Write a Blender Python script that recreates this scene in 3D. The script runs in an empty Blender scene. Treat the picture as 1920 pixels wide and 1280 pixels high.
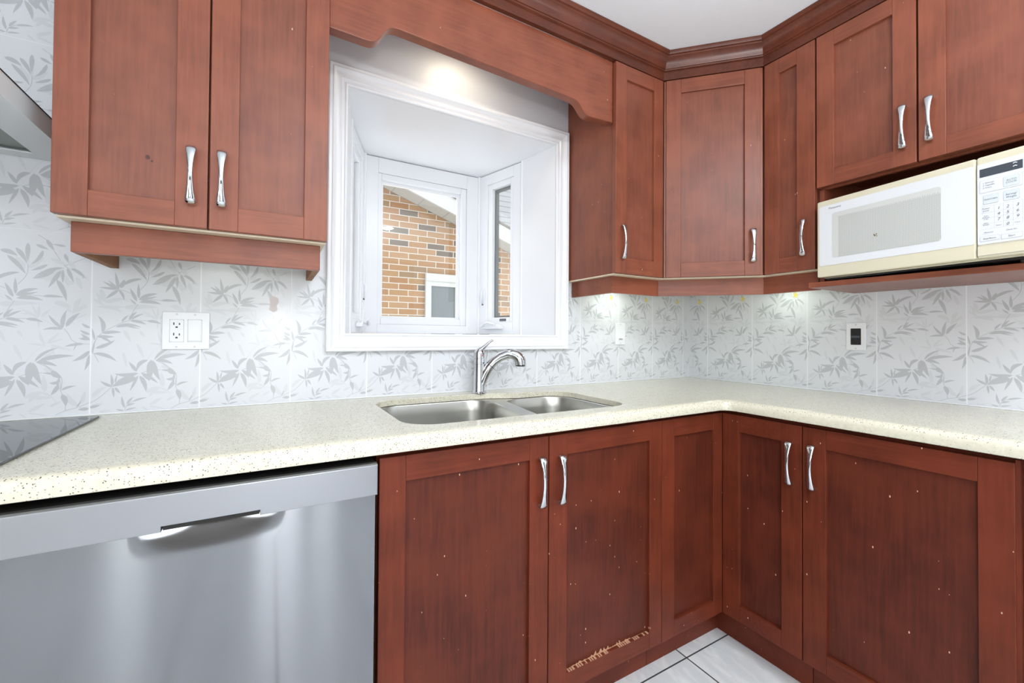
import bpy, bmesh, math, random
from mathutils import Vector, Matrix
random.seed(7)
SC = bpy.context.scene
COL = SC.collection

# ---------------------------------------------------------------- camera, world, light, exposure
def cam_axes(yaw, pitch, roll):
    f = Vector((math.sin(yaw)*math.cos(pitch), math.cos(yaw)*math.cos(pitch), math.sin(pitch)))
    r = Vector((math.cos(yaw), -math.sin(yaw), 0)); u = r.cross(f)
    return math.cos(roll)*r + math.sin(roll)*u, -math.sin(roll)*r + math.cos(roll)*u, f

cam_data = bpy.data.cameras.new('camera')
cam = bpy.data.objects.new('camera', cam_data); COL.objects.link(cam); SC.camera = cam
_r, _u, _f = cam_axes(0.51421222, 0.01227893, 0.0070568)
_m = Matrix((( _r.x, _u.x, -_f.x, -2.08407), (_r.y, _u.y, -_f.y, -1.58792), (_r.z, _u.z, -_f.z, 1.14323), (0, 0, 0, 1)))
cam.matrix_world = _m
cam_data.sensor_width = 36; cam_data.lens = 36*787.984/1920
cam_data.shift_x = 6.178/1920; cam_data.shift_y = -20.704/1920
cam_data.clip_start = 0.02

SC.view_settings.view_transform = 'Standard'; SC.view_settings.look = 'None'
SC.view_settings.gamma = 1; SC.view_settings.use_curve_mapping = False
SC.view_settings.exposure = 0.29

world = bpy.data.worlds.new('overcast_sky'); SC.world = world; world.use_nodes = True
bg = world.node_tree.nodes['Background']
bg.inputs['Color'].default_value = (0.96, 0.985, 1.0, 1); bg.inputs['Strength'].default_value = 2.35

def area(name, loc, rot, size, energy, color=(1, 1, 1), size_y=None, shape=None, spread=None):
    d = bpy.data.lights.new(name, 'AREA'); d.energy = energy; d.color = color; d.size = size
    if size_y: d.shape = 'RECTANGLE'; d.size_y = size_y
    if shape: d.shape = shape
    if spread: d.spread = spread
    o = bpy.data.objects.new(name, d); COL.objects.link(o); o.location = loc; o.rotation_euler = rot
    return o
PI = math.pi
# recessed ceiling lamps of the kitchen
for (lx, ly) in ((-.96, -2.06), (-2.84, -3.4), (-1.72, -3.4)):
    area('ceiling_lamp', (lx, ly, 2.352), (0, 0, 0), 0.15, 7.0, (1.0, 0.98, 0.95), shape='DISK')
# the photographer's flash just above the camera, and an added uplight for the ceiling
area('camera_flash', (-2.08, -1.95, 1.24), (PI/2+.08, 0, -.42), 0.11, 4.0, (0.97, 0.98, 1.0), shape='DISK')
area('ceiling_uplight_fill', (-1.5, -2.3, 1.70), (PI, 0, 0), 0.5, 46, (0.98, 0.99, 1.0), size_y=.5)
# added, unseen fill lights behind the camera and on the left, and the small lamps behind valance and rails
area('rear_fill_strip', (-2.0, -4.19, 1.12), (PI/2, 0, 0), 0.34, 9.0, (0.97, 0.98, 1.0), size_y=2.0)  # added rear strips, sized to streak the dishwasher door
area('rear_side_fill_strip', (-3.06, -4.19, 1.12), (PI/2, 0, 0), 0.24, 4.0, (0.96, 1.0, 0.95), size_y=2.0)
area('rear_side_fill_strip', (-1.62, -4.19, 1.12), (PI/2, 0, 0), 0.20, 2.2, (0.97, 1.0, 0.96), size_y=2.0)
area('left_fill', (-3.72, -2.7, 1.3), (PI/2, 0, -PI/2), 1.5, 27, (0.95, 0.97, 1.0), size_y=1.9)  # added fill; the left wall has no opening
area('valance_lamp', (-1.45, -0.17, 2.28), (0, 0, 0), 0.12, .8, (1.0, 0.88, 0.66), shape='DISK')
area('under_cabinet_lamp', (-0.62, -0.11, 1.385), (0, 0, 0), 0.05, 0.42, (0.9, 1.0, 0.88), size_y=0.05)
area('under_cabinet_lamp', (-0.10, -0.55, 1.385), (0, 0, 0), 0.05, 0.22, (0.9, 1.0, 0.88), size_y=0.05)
area('under_cabinet_lamp', (-2.22, -0.11, 1.385), (0, 0, 0), 0.05, 0.05, (0.95, 1.0, 0.88), size_y=0.05)

# ---------------------------------------------------------------- materials
def lin(c):
    return tuple((v/12.92 if v <= .04045 else ((v+.055)/1.055)**2.4) for v in [x/255 for x in c]) + (1,)

def mat(name, col, rough=.5, metal=0, coat=0, coat_rough=.1, spec=.5, emit=0):
    m = bpy.data.materials.new(name); m.use_nodes = True
    b = m.node_tree.nodes['Principled BSDF']
    b.inputs['Base Color'].default_value = lin(col); b.inputs['Roughness'].default_value = rough
    b.inputs['Metallic'].default_value = metal; b.inputs['Coat Weight'].default_value = coat
    b.inputs['Coat Roughness'].default_value = coat_rough; b.inputs['Specular IOR Level'].default_value = spec
    if emit:
        b.inputs['Emission Color'].default_value = lin(col); b.inputs['Emission Strength'].default_value = emit
    return m

class NT:
    def __init__(s, m): s.t = m.node_tree; s.b = s.t.nodes['Principled BSDF']
    def n(s, kind, **kw):
        x = s.t.nodes.new(kind)
        for k, v in kw.items(): setattr(x, k, v)
        return x
    def l(s, a, b): s.t.links.new(a, b)
    def math(s, op, a, b=None, c=None):
        x = s.n('ShaderNodeMath', operation=op)
        for i, v in enumerate((a, b, c)):
            if v is None: continue
            if isinstance(v, (int, float)): x.inputs[i].default_value = v
            else: s.l(v, x.inputs[i])
        return x.outputs[0]
    def coord(s, scale=(1, 1, 1), loc=(0, 0, 0)):
        tc = s.n('ShaderNodeTexCoord'); mp = s.n('ShaderNodeMapping')
        mp.inputs['Scale'].default_value = scale; mp.inputs['Location'].default_value = loc
        s.l(tc.outputs['Object'], mp.inputs['Vector']); return mp.outputs['Vector']
    def noise(s, vec, scale=5, detail=3, rough=.5, dist=0):
        x = s.n('ShaderNodeTexNoise'); x.inputs['Scale'].default_value = scale; x.inputs['Detail'].default_value = detail
        x.inputs['Roughness'].default_value = rough; x.inputs['Distortion'].default_value = dist
        s.l(vec, x.inputs['Vector']); return x.outputs['Fac']
    def ramp(s, fac, stops, mode='LINEAR'):
        x = s.n('ShaderNodeValToRGB'); x.color_ramp.interpolation = mode
        e = x.color_ramp.elements
        while len(e) < len(stops): e.new(.5)
        for i, (p, c) in enumerate(stops): e[i].position = p; e[i].color = c if len(c) == 4 else tuple(c)+(1,)
        s.l(fac, x.inputs['Fac']); return x.outputs['Color']
    def mix(s, fac, a, b, mode='MIX'):
        x = s.n('ShaderNodeMix', data_type='RGBA', blend_type=mode)
        for sock, v in ((x.inputs[0], fac), (x.inputs[6], a), (x.inputs[7], b)):
            if isinstance(v, (int, float)): sock.default_value = v
            elif isinstance(v, tuple): sock.default_value = v
            else: s.l(v, sock)
        return x.outputs[2]
    def bump(s, h, strength=.2, dist=.001):
        x = s.n('ShaderNodeBump'); x.inputs['Strength'].default_value = strength; x.inputs['Distance'].default_value = dist
        s.l(h, x.inputs['Height']); s.l(x.outputs['Normal'], s.b.inputs['Normal'])

def wood(name, base, dark, horiz=False, worn=0.0, rough=.36, coat=.25, spec=.32):
    m = mat(name, base, rough, coat=coat, coat_rough=.3, spec=spec); t = NT(m)
    sc = (2.2, 40, 40) if horiz else (40, 40, 2.2)
    oi = t.n('ShaderNodeObjectInfo')
    tc = t.n('ShaderNodeTexCoord'); ad = t.n('ShaderNodeVectorMath', operation='ADD')
    rv = t.n('ShaderNodeCombineXYZ')
    for i in range(3): t.l(t.math('MULTIPLY', oi.outputs['Random'], 9.0+i), rv.inputs[i])
    t.l(tc.outputs['Object'], ad.inputs[0]); t.l(rv.outputs[0], ad.inputs[1])
    def mp(scale):
        x = t.n('ShaderNodeMapping'); x.inputs['Scale'].default_value = scale; t.l(ad.outputs[0], x.inputs['Vector']); return x.outputs[0]
    grain = t.noise(mp(sc), 2.6, 5, .62, .35)
    blot = t.noise(mp((1, 1, 1)), 7, 3, .55)
    c = t.mix(t.ramp(grain, [(.30, (0, 0, 0, 1)), (.72, (1, 1, 1, 1))]), lin(dark), lin(base))
    br = tuple(min(255, v*1.16) for v in base)
    c = t.mix(t.math('MULTIPLY', t.ramp(blot, [(.38, (0, 0, 0, 1)), (.68, (1, 1, 1, 1))]), .55), c, lin(br))
    if worn:
        vo = t.n('ShaderNodeTexVoronoi', voronoi_dimensions='2D'); vo.inputs['Scale'].default_value = 52
        sx = t.n('ShaderNodeSeparateXYZ'); t.l(ad.outputs[0], sx.inputs[0]); cx = t.n('ShaderNodeCombineXYZ')
        t.l(t.math('ADD', sx.outputs[0], sx.outputs[1]), cx.inputs[0]); t.l(t.math('MULTIPLY', sx.outputs[2], .5), cx.inputs[1]); t.l(cx.outputs[0], vo.inputs['Vector'])
        sep = t.n('ShaderNodeSeparateColor'); t.l(vo.outputs['Color'], sep.inputs[0])
        pick = t.math('LESS_THAN', sep.outputs[0], worn)
        size = t.math('MULTIPLY', t.math('POWER', sep.outputs[1], 2.0), .085)
        spot = t.math('MULTIPLY', t.math('LESS_THAN', vo.outputs['Distance'], size), pick)
        c = t.mix(spot, c, lin((206, 176, 150)))
    t.l(c, t.b.inputs['Base Color'])
    t.l(t.math('MULTIPLY_ADD', grain, .14, rough-.05), t.b.inputs['Roughness'])
    t.bump(grain, .05, .0006)
    return m
M = {}
UB, UD = (133, 75, 54), (111, 58, 42)
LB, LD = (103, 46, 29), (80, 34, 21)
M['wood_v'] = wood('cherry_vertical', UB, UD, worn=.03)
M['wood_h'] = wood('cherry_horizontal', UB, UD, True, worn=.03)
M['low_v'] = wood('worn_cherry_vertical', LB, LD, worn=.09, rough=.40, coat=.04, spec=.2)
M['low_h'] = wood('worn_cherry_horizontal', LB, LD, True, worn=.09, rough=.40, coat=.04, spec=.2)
M['wood_p'] = wood('cherry_panel', (127, 73, 55), (106, 58, 44), worn=.03)
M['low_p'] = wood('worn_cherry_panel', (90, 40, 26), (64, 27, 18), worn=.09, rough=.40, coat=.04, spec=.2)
M['crown'] = wood('crown_cherry', (98, 50, 33), (70, 33, 22), True, worn=.01)
M['raw'] = wood('raw_wood', (150, 104, 66), (120, 80, 50), rough=.6, coat=0)
M['chip'] = mat('bare_chipped_wood', (188, 146, 118), .7)
M['cream'] = mat('cream_melamine', (228, 214, 190), .5)
M['paint'] = mat('painted_wall', (222, 225, 231), .38)
M['ceil'] = mat('ceiling_paint', (232, 238, 243), .7)
M['vinyl'] = mat('white_trim_gloss', (236, 238, 242), .22)
M['far_paint'] = mat('taupe_wall_paint', (128, 120, 112), .6)  # unseen far walls, toned down to darken bounce and reflections
M['dark'] = mat('dark_gap', (14, 11, 10), .6)
M['blackp'] = mat('black_plastic', (26, 26, 28), .35)
M['slot'] = mat('slot_black', (12, 12, 12), .5)
M['gasket'] = mat('grey_gasket', (120, 124, 124), .5)
M['white_p'] = mat('white_plastic', (233, 236, 240), .28)
M['screw'] = mat('screw_head', (200, 203, 206), .35, metal=.3)
M['chrome'] = mat('chrome', (208, 210, 214), .05, metal=1)
M['red'] = mat('red_dot', (200, 20, 30), .4)
M['drain'] = mat('drain_steel', (150, 152, 154), .3, metal=1)
M['graybox'] = mat('grey_steel_side', (150, 153, 160), .4, metal=.3)

def steel(name, col, rough, aniso, scale, axis_rot=0.0):
    m = mat(name, col, rough, metal=1); t = NT(m)
    g = t.noise(t.coord((3, 220, 260)), 3, 3, .6)
    t.l(t.math('MULTIPLY_ADD', g, .05, rough-.025), t.b.inputs['Roughness'])
    t.b.inputs['Anisotropic'].default_value = aniso
    if aniso:
        tg = t.n('ShaderNodeCombineXYZ'); tg.inputs[2].default_value = 1     # reflections smear up and down across the brushing
        t.l(tg.outputs[0], t.b.inputs['Tangent'])
        t.b.inputs['Anisotropic Rotation'].default_value = axis_rot
    return m
M['steel_dw'] = steel('brushed_steel_door', (140, 142, 146), .14, 1.0, None)
M['steel_lip'] = steel('satin_steel_strip', (156, 158, 163), .36, 0, None)
M['steel_sink'] = steel('sink_steel', (190, 190, 185), .32, 0, None)
M['steel_hood'] = mat('hood_steel', (226, 232, 233), .4)
M['mesh_filter'] = mat('filter_mesh', (150, 156, 152), .5, metal=.4)

def tile_mat(name, axis, off, pitch):
    m = mat(name, (222, 224, 228), .20, spec=.28); t = NT(m)
    tc = t.n('ShaderNodeTexCoord'); sp = t.n('ShaderNodeSeparateXYZ'); t.l(tc.outputs['Object'], sp.inputs[0])
    def line(sock, o, p, hw):
        f = t.math('FRACT', t.math('DIVIDE', t.math('ADD', sock, o+100*p), p))
        d = t.math('ABSOLUTE', t.math('SUBTRACT', f, .5))
        return t.math('GREATER_THAN', d, .5-hw/p)
    g = t.math('MAXIMUM', line(sp.outputs[axis], off, pitch, .0016), line(sp.outputs[2], -.914, .5, .0006))
    cl = t.noise(t.coord(), 6, 2)
    c = t.mix(t.math('MULTIPLY', cl, .5), lin((222, 225, 230)), lin((214, 218, 224)))
    c = t.mix(g, c, lin((236, 239, 242)))
    t.l(c, t.b.inputs['Base Color'])
    t.l(t.math('MULTIPLY_ADD', g, .2, .24), t.b.inputs['Roughness'])
    t.bump(t.math('SUBTRACT', 1, g), .5, .0012)
    return m
TW, TA, TB = 0.2467876, 0.0524181, 0.1165704
M['tile_back'] = tile_mat('wall_tile_back', 0, TA, TW)
M['tile_right'] = tile_mat('wall_tile_right', 1, TB, TW)
M['leaf'] = mat('leaf_print', (190, 194, 198), .20, spec=.28)
M['leaf2'] = mat('faint_leaf_print', (212, 216, 220), .20, spec=.28)
M['yellow_spot'] = mat('yellow_lobed_spot', (226, 210, 120), .15)  # five-lobed yellow spots, drawn only on tiles near the corner

def floor_mat():
    m = mat('floor_tile', (226, 229, 230), .16); t = NT(m)
    tc = t.n('ShaderNodeTexCoord'); sp = t.n('ShaderNodeSeparateXYZ'); t.l(tc.outputs['Object'], sp.inputs[0])
    def line(sock, o, p, hw):
        f = t.math('FRACT', t.math('DIVIDE', t.math('ADD', sock, o+100*p), p))
        return t.math('GREATER_THAN', t.math('ABSOLUTE', t.math('SUBTRACT', f, .5)), .5-hw/p)
    P = .318
    g = t.math('MAXIMUM', line(sp.outputs[0], .781, P, .0026), line(sp.outputs[1], .587, P, .0026))
    v = t.noise(t.coord((3, 1.2, 1)), 5, 5, .6, 1.2)
    c = t.mix(t.ramp(v, [(.42, (0, 0, 0, 1)), (.62, (1, 1, 1, 1))]), lin((216, 220, 222)), lin((232, 234, 235)))
    c = t.mix(g, c, lin((58, 58, 60))); t.l(c, t.b.inputs['Base Color'])
    t.l(t.math('MULTIPLY_ADD', g, .5, .16), t.b.inputs['Roughness'])
    t.bump(t.math('SUBTRACT', 1, g), .4, .001)
    return m
M['floor'] = floor_mat()

def quartz():
    m = mat('cream_quartz', (214, 211, 195), .12, spec=.45); t = NT(m)
    def specks(scale, thr, rad):
        vo = t.n('ShaderNodeTexVoronoi'); vo.inputs['Scale'].default_value = scale; t.l(t.coord(), vo.inputs['Vector'])
        sep = t.n('ShaderNodeSeparateColor'); t.l(vo.outputs['Color'], sep.inputs[0])
        return t.math('MULTIPLY', t.math('LESS_THAN', vo.outputs['Distance'], rad), t.math('LESS_THAN', sep.outputs[0], thr))
    n = t.noise(t.coord(), 90, 4, .7)
    c = t.mix(t.ramp(n, [(.35, (0, 0, 0, 1)), (.7, (1, 1, 1, 1))]), lin((205, 201, 182)), lin((216, 213, 195)))
    c = t.mix(specks(230, .30, .30), c, lin((160, 149, 134)))
    c = t.mix(specks(300, .15, .32), c, lin((86, 78, 70)))
    c = t.mix(specks(260, .18, .30), c, lin((230, 229, 220)))
    t.l(c, t.b.inputs['Base Color'])
    return m
M['quartz'] = quartz()

def glass(name, tint=(1, 1, 1), refl=.9):
    m = bpy.data.materials.new(name); m.use_nodes = True; t = m.node_tree; t.nodes.clear()
    o = t.nodes.new('ShaderNodeOutputMaterial'); mx = t.nodes.new('ShaderNodeMixShader'); fr = t.nodes.new('ShaderNodeLayerWeight'); pw = t.nodes.new('ShaderNodeMath'); pw.operation = 'POWER'; pw.inputs[1].default_value = 4.0; ad = t.nodes.new('ShaderNodeMath'); ad.operation = 'MULTIPLY_ADD'; ad.inputs[1].default_value = .6; ad.inputs[2].default_value = .035
    tr = t.nodes.new('ShaderNodeBsdfTransparent'); gl = t.nodes.new('ShaderNodeBsdfGlossy')
    tr.inputs[0].default_value = tint+(1,); gl.inputs['Roughness'].default_value = .01; fr.inputs[0].default_value = .5
    t.links.new(fr.outputs['Facing'], pw.inputs[0]); t.links.new(pw.outputs[0], ad.inputs[0]); t.links.new(ad.outputs[0], mx.inputs[0]); t.links.new(tr.outputs[0], mx.inputs[1]); t.links.new(gl.outputs[0], mx.inputs[2])
    t.links.new(mx.outputs[0], o.inputs[0]); return m
M['glass'] = glass('window_glass', (.97, .98, .98))
M['ceramic'] = mat('black_ceramic_glass', (30, 36, 39), .03, spec=.55)

def brick_mat():
    m = mat('tan_brick', (190, 140, 95), .85); t = NT(m)
    tc = t.n('ShaderNodeTexCoord'); sp = t.n('ShaderNodeSeparateXYZ'); t.l(tc.outputs['Object'], sp.inputs[0])
    cb = t.n('ShaderNodeCombineXYZ'); t.l(sp.outputs[0], cb.inputs[0]); t.l(sp.outputs[2], cb.inputs[1])
    bk = t.n('ShaderNodeTexBrick'); t.l(cb.outputs[0], bk.inputs['Vector'])
    bk.inputs['Scale'].default_value = 1; bk.inputs['Brick Width'].default_value = .228; bk.inputs['Row Height'].default_value = .0735
    bk.inputs['Mortar Size'].default_value = .0052; bk.inputs['Mortar Smooth'].default_value = .1
    bk.inputs['Color1'].default_value = (0, 0, 0, 1); bk.inputs['Color2'].default_value = (1, 1, 1, 1)
    bk.inputs['Mortar'].default_value = (.5, .5, .5, 1)
    c = t.ramp(bk.outputs['Color'], [(0, lin((92, 92, 88))), (.12, lin((150, 119, 88))), (.35, lin((156, 127, 98))),
                                     (.6, lin((144, 110, 80))), (.78, lin((150, 122, 90))), (.9, lin((130, 112, 90)))], 'CONSTANT')
    n = t.noise(t.coord(), 38, 5, .7)
    c = t.mix(t.math('MULTIPLY', n, .5), c, lin((128, 92, 64)))
    c = t.mix(bk.outputs['Fac'], c, lin((176, 172, 164)))
    t.l(c, t.b.inputs['Base Color']); t.bump(n, .4, .01)
    return m
M['brick'] = brick_mat()
def siding_mat():
    m = mat('white_lap_siding', (150, 152, 153), .6); t = NT(m)
    tc = t.n('ShaderNodeTexCoord'); sp = t.n('ShaderNodeSeparateXYZ'); t.l(tc.outputs['Object'], sp.inputs[0])
    f = t.math('FRACT', t.math('DIVIDE', t.math('ADD', sp.outputs[2], 20), .105))
    g = t.math('LESS_THAN', f, .09)
    t.l(t.mix(g, lin((150, 152, 154)), lin((98, 100, 104))), t.b.inputs['Base Color']); t.bump(f, .6, .01)
    return m
M['siding'] = siding_mat()
M['ext_white'] = mat('white_exterior_metal', (172, 173, 170), .5)
M['soffit'] = mat('grey_soffit', (160, 157, 150), .6)
M['shingle'] = mat('roof_shingle', (110, 105, 100), .9)
M['ext_pane'] = mat('dim_window_pane', (96, 102, 104), .1)
M['mw_cream'] = mat('microwave_cream', (214, 208, 184), .35)
M['mw_white'] = mat('microwave_white', (222, 225, 229), .2)
M['mw_panel'] = mat('keypad_white', (220, 223, 228), .3)
M['mw_key'] = mat('keypad_blue_grey', (208, 216, 222), .35)
M['mw_line'] = mat('keypad_outline', (176, 184, 190), .4)
M['mw_ink'] = mat('keypad_ink', (96, 102, 112), .5)
M['mw_disp'] = mat('dark_display', (72, 80, 88), .12)
M['mw_lit'] = mat('display_segments', (225, 232, 236), .4)
M['mw_win'] = mat('oven_window_edge', (205, 207, 204), .2)
def mesh_screen():
    m = mat('oven_mesh_screen', (186, 189, 186), .25); t = NT(m)
    tc = t.n('ShaderNodeTexCoord'); sp = t.n('ShaderNodeSeparateXYZ'); t.l(tc.outputs['Object'], sp.inputs[0])
    def dots(sock): return t.math('ABSOLUTE', t.math('SUBTRACT', t.math('FRACT', t.math('MULTIPLY', sock, 260)), .5))
    d = t.math('ADD', t.math('POWER', dots(sp.outputs[0]), 2), t.math('POWER', dots(sp.outputs[2]), 2))
    t.l(t.mix(t.math('LESS_THAN', d, .09), lin((198, 200, 196)), lin((166, 170, 168))), t.b.inputs['Base Color'])
    return m
M['mw_mesh'] = mesh_screen()

# ---------------------------------------------------------------- mesh helpers
ROOTM = {}
class MB:
    def __init__(s, T=None): s.v = []; s.f = []; s.m = []; s.T = T or Matrix()
    def add(s, vs, fs, m=0):
        o = len(s.v); s.v += [s.T @ Vector(p) for p in vs]; s.f += [[o+i for i in f] for f in fs]; s.m += [m]*len(fs); return s
    def box(s, x0, x1, y0, y1, z0, z1, m=0):
        return s.add([(x0, y0, z0), (x1, y0, z0), (x1, y1, z0), (x0, y1, z0), (x0, y0, z1), (x1, y0, z1), (x1, y1, z1), (x0, y1, z1)],
                     [(0, 3, 2, 1), (4, 5, 6, 7), (0, 1, 5, 4), (1, 2, 6, 5), (2, 3, 7, 6), (3, 0, 4, 7)], m)
    def prism(s, poly, fn, a, b, m=0):
        """poly: 2-D points, fn(p, q, h) -> 3-D, extruded between heights a and b"""
        n = len(poly)
        vs = [fn(x, y, a) for x, y in poly] + [fn(x, y, b) for x, y in poly]
        return s.add(vs, [list(range(n))[::-1], list(range(n, 2*n))] + [(i, (i+1) % n, n+(i+1) % n, n+i) for i in range(n)], m)
    def loft(s, rings, m=0, cap=True, closed=True):
        n = len(rings[0]); vs = [p for r in rings for p in r]; fs = []
        for k in range(len(rings)-1):
            for i in range(n if closed else n-1):
                j = (i+1) % n; fs.append((k*n+i, k*n+j, (k+1)*n+j, (k+1)*n+i))
        if cap: fs.append(list(range(n))[::-1]); fs.append([(len(rings)-1)*n+i for i in range(n)])
        return s.add(vs, fs, m)
    def lathe(s, prof, c=(0, 0, 0), n=28, m=0):
        return s.loft([[(c[0]+r*math.cos(2*PI*i/n), c[1]+r*math.sin(2*PI*i/n), c[2]+z) for i in range(n)] for r, z in prof], m)
    def tube(s, path, radii, n=16, m=0, flat=None, side=None):
        P = [Vector(p) for p in path]; rings = []
        for k, p in enumerate(P):
            d = (P[min(k+1, len(P)-1)]-P[max(k-1, 0)]).normalized()
            sd = Vector(side) if side else (d.cross(Vector((0, 0, 1))) if abs(d.z) < .95 else Vector((1, 0, 0)))
            a = (sd - d*sd.dot(d)).normalized(); b = d.cross(a)
            ra = radii[k]; rb = flat[k] if flat else ra
            rings.append([p + a*ra*math.cos(2*PI*i/n) + b*rb*math.sin(2*PI*i/n) for i in range(n)])
        return s.loft(rings, m)
    def build(s, name, mats, parent=None, bevel=0, smooth=None, root=None, segs=2):
        r = parent
        while r is not None and r.parent is not None: r = r.parent
        inv = ROOTM[r.name].inverted() if r is not None and r.name in ROOTM else Matrix()
        me = bpy.data.meshes.new(name); me.from_pydata([tuple(inv @ p) for p in s.v], [], s.f)
        if not isinstance(mats, (list, tuple)): mats = [mats]
        for x in mats: me.materials.append(M[x] if isinstance(x, str) else x)
        me.polygons.foreach_set('material_index', s.m)
        bm = bmesh.new(); bm.from_mesh(me); bmesh.ops.recalc_face_normals(bm, faces=bm.faces); bm.to_mesh(me); bm.free()
        if smooth is not None:
            me.shade_smooth(); me.set_sharp_from_angle(angle=math.radians(smooth))
        o = bpy.data.objects.new(name, me); COL.objects.link(o)
        if parent: o.parent = parent
        if bevel:
            b = o.modifiers.new('bevel', 'BEVEL'); b.width = bevel; b.segments = segs; b.limit_method = 'ANGLE'; b.angle_limit = math.radians(40)
        return o

def thing(name, label, cat, loc=(0, 0, 0), rotz=0, group=None, kind=None):
    o = bpy.data.objects.new(name, None); COL.objects.link(o); o.location = loc; o.rotation_euler = (0, 0, rotz)
    o.empty_display_size = .1
    ROOTM[o.name] = Matrix.Translation(loc) @ Matrix.Rotation(rotz, 4, 'Z')
    if kind: o['kind'] = kind
    if label: o['label'] = label
    if cat: o['category'] = cat
    if group: o['group'] = group
    return o
def tag(o, label, cat, group=None):
    o['label'] = label; o['category'] = cat
    if group: o['group'] = group
    return o
def struct(o): o['kind'] = 'structure'; return o
def frame(o): return ROOTM[o.name].copy()

def round_poly(pts, n=8):
    out = []; N = len(pts)
    for i, (x, y, r) in enumerate(pts):
        p = Vector((x, y)); a = Vector(pts[i-1][:2]); b = Vector(pts[(i+1) % N][:2])
        if r <= 0: out.append((x, y)); continue
        d1 = (a-p).normalized(); d2 = (b-p).normalized(); ang = d1.angle(d2); t = r/math.tan(ang/2)
        c = p + (d1+d2).normalized()*(r/math.sin(ang/2)); s = p+d1*t; e = p+d2*t
        a0 = math.atan2(s.y-c.y, s.x-c.x); a1 = math.atan2(e.y-c.y, e.x-c.x)
        while a1-a0 > PI: a1 -= 2*PI
        while a1-a0 < -PI: a1 += 2*PI
        out += [(c.x+r*math.cos(a0+(a1-a0)*k/n), c.y+r*math.sin(a0+(a1-a0)*k/n)) for k in range(n+1)]
    return out
def rrect(x0, x1, y0, y1, r, n=5): return round_poly([(x0, y0, r), (x1, y0, r), (x1, y1, r), (x0, y1, r)], n)
def inset(poly, d):
    N = len(poly); area2 = sum(poly[i][0]*poly[(i+1) % N][1]-poly[(i+1) % N][0]*poly[i][1] for i in range(N)); sg = 1 if area2 > 0 else -1
    out = []
    for i in range(N):
        a, p, b = Vector(poly[i-1]), Vector(poly[i]), Vector(poly[(i+1) % N])
        n1 = Vector((-(p-a).y, (p-a).x)); n2 = Vector((-(b-p).y, (b-p).x)); n = (n1.normalized()+n2.normalized())
        n = n.normalized()*sg; out.append((p.x+n.x*d, p.y+n.y*d))
    return out
def fill2d(loops):
    """triangulate a polygon with holes; returns verts, faces"""
    bm = bmesh.new(); es = []
    for lp in loops:
        vs = [bm.verts.new((x, y, 0)) for x, y in lp]
        es += [bm.edges.new((vs[i], vs[(i+1) % len(vs)])) for i in range(len(vs))]
    bmesh.ops.triangle_fill(bm, use_beauty=True, use_dissolve=False, edges=es)
    bm.verts.ensure_lookup_table()
    v = [tuple(x.co) for x in bm.verts]; f = [[x.index for x in fc.verts] for fc in bm.faces]
    bm.free(); return v, f
def lettering(mb, body, size, o, ex, ez, m=0, shear=0.0, align='CENTER', wide=1.0):
    cu = bpy.data.curves.new('t', 'FONT'); cu.body = body; cu.size = size; cu.align_x = align; cu.shear = shear; cu.resolution_u = 2
    ob = bpy.data.objects.new('t', cu); COL.objects.link(ob); bpy.context.view_layer.update()
    me = ob.evaluated_get(bpy.context.evaluated_depsgraph_get()).to_mesh()
    o, ex, ez = Vector(o), Vector(ex), Vector(ez)
    mb.add([o+ex*v.co.x*wide+ez*v.co.y for v in me.vertices], [list(p.vertices) for p in me.polygons], m)
    bpy.data.objects.remove(ob); bpy.data.curves.remove(cu)
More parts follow.
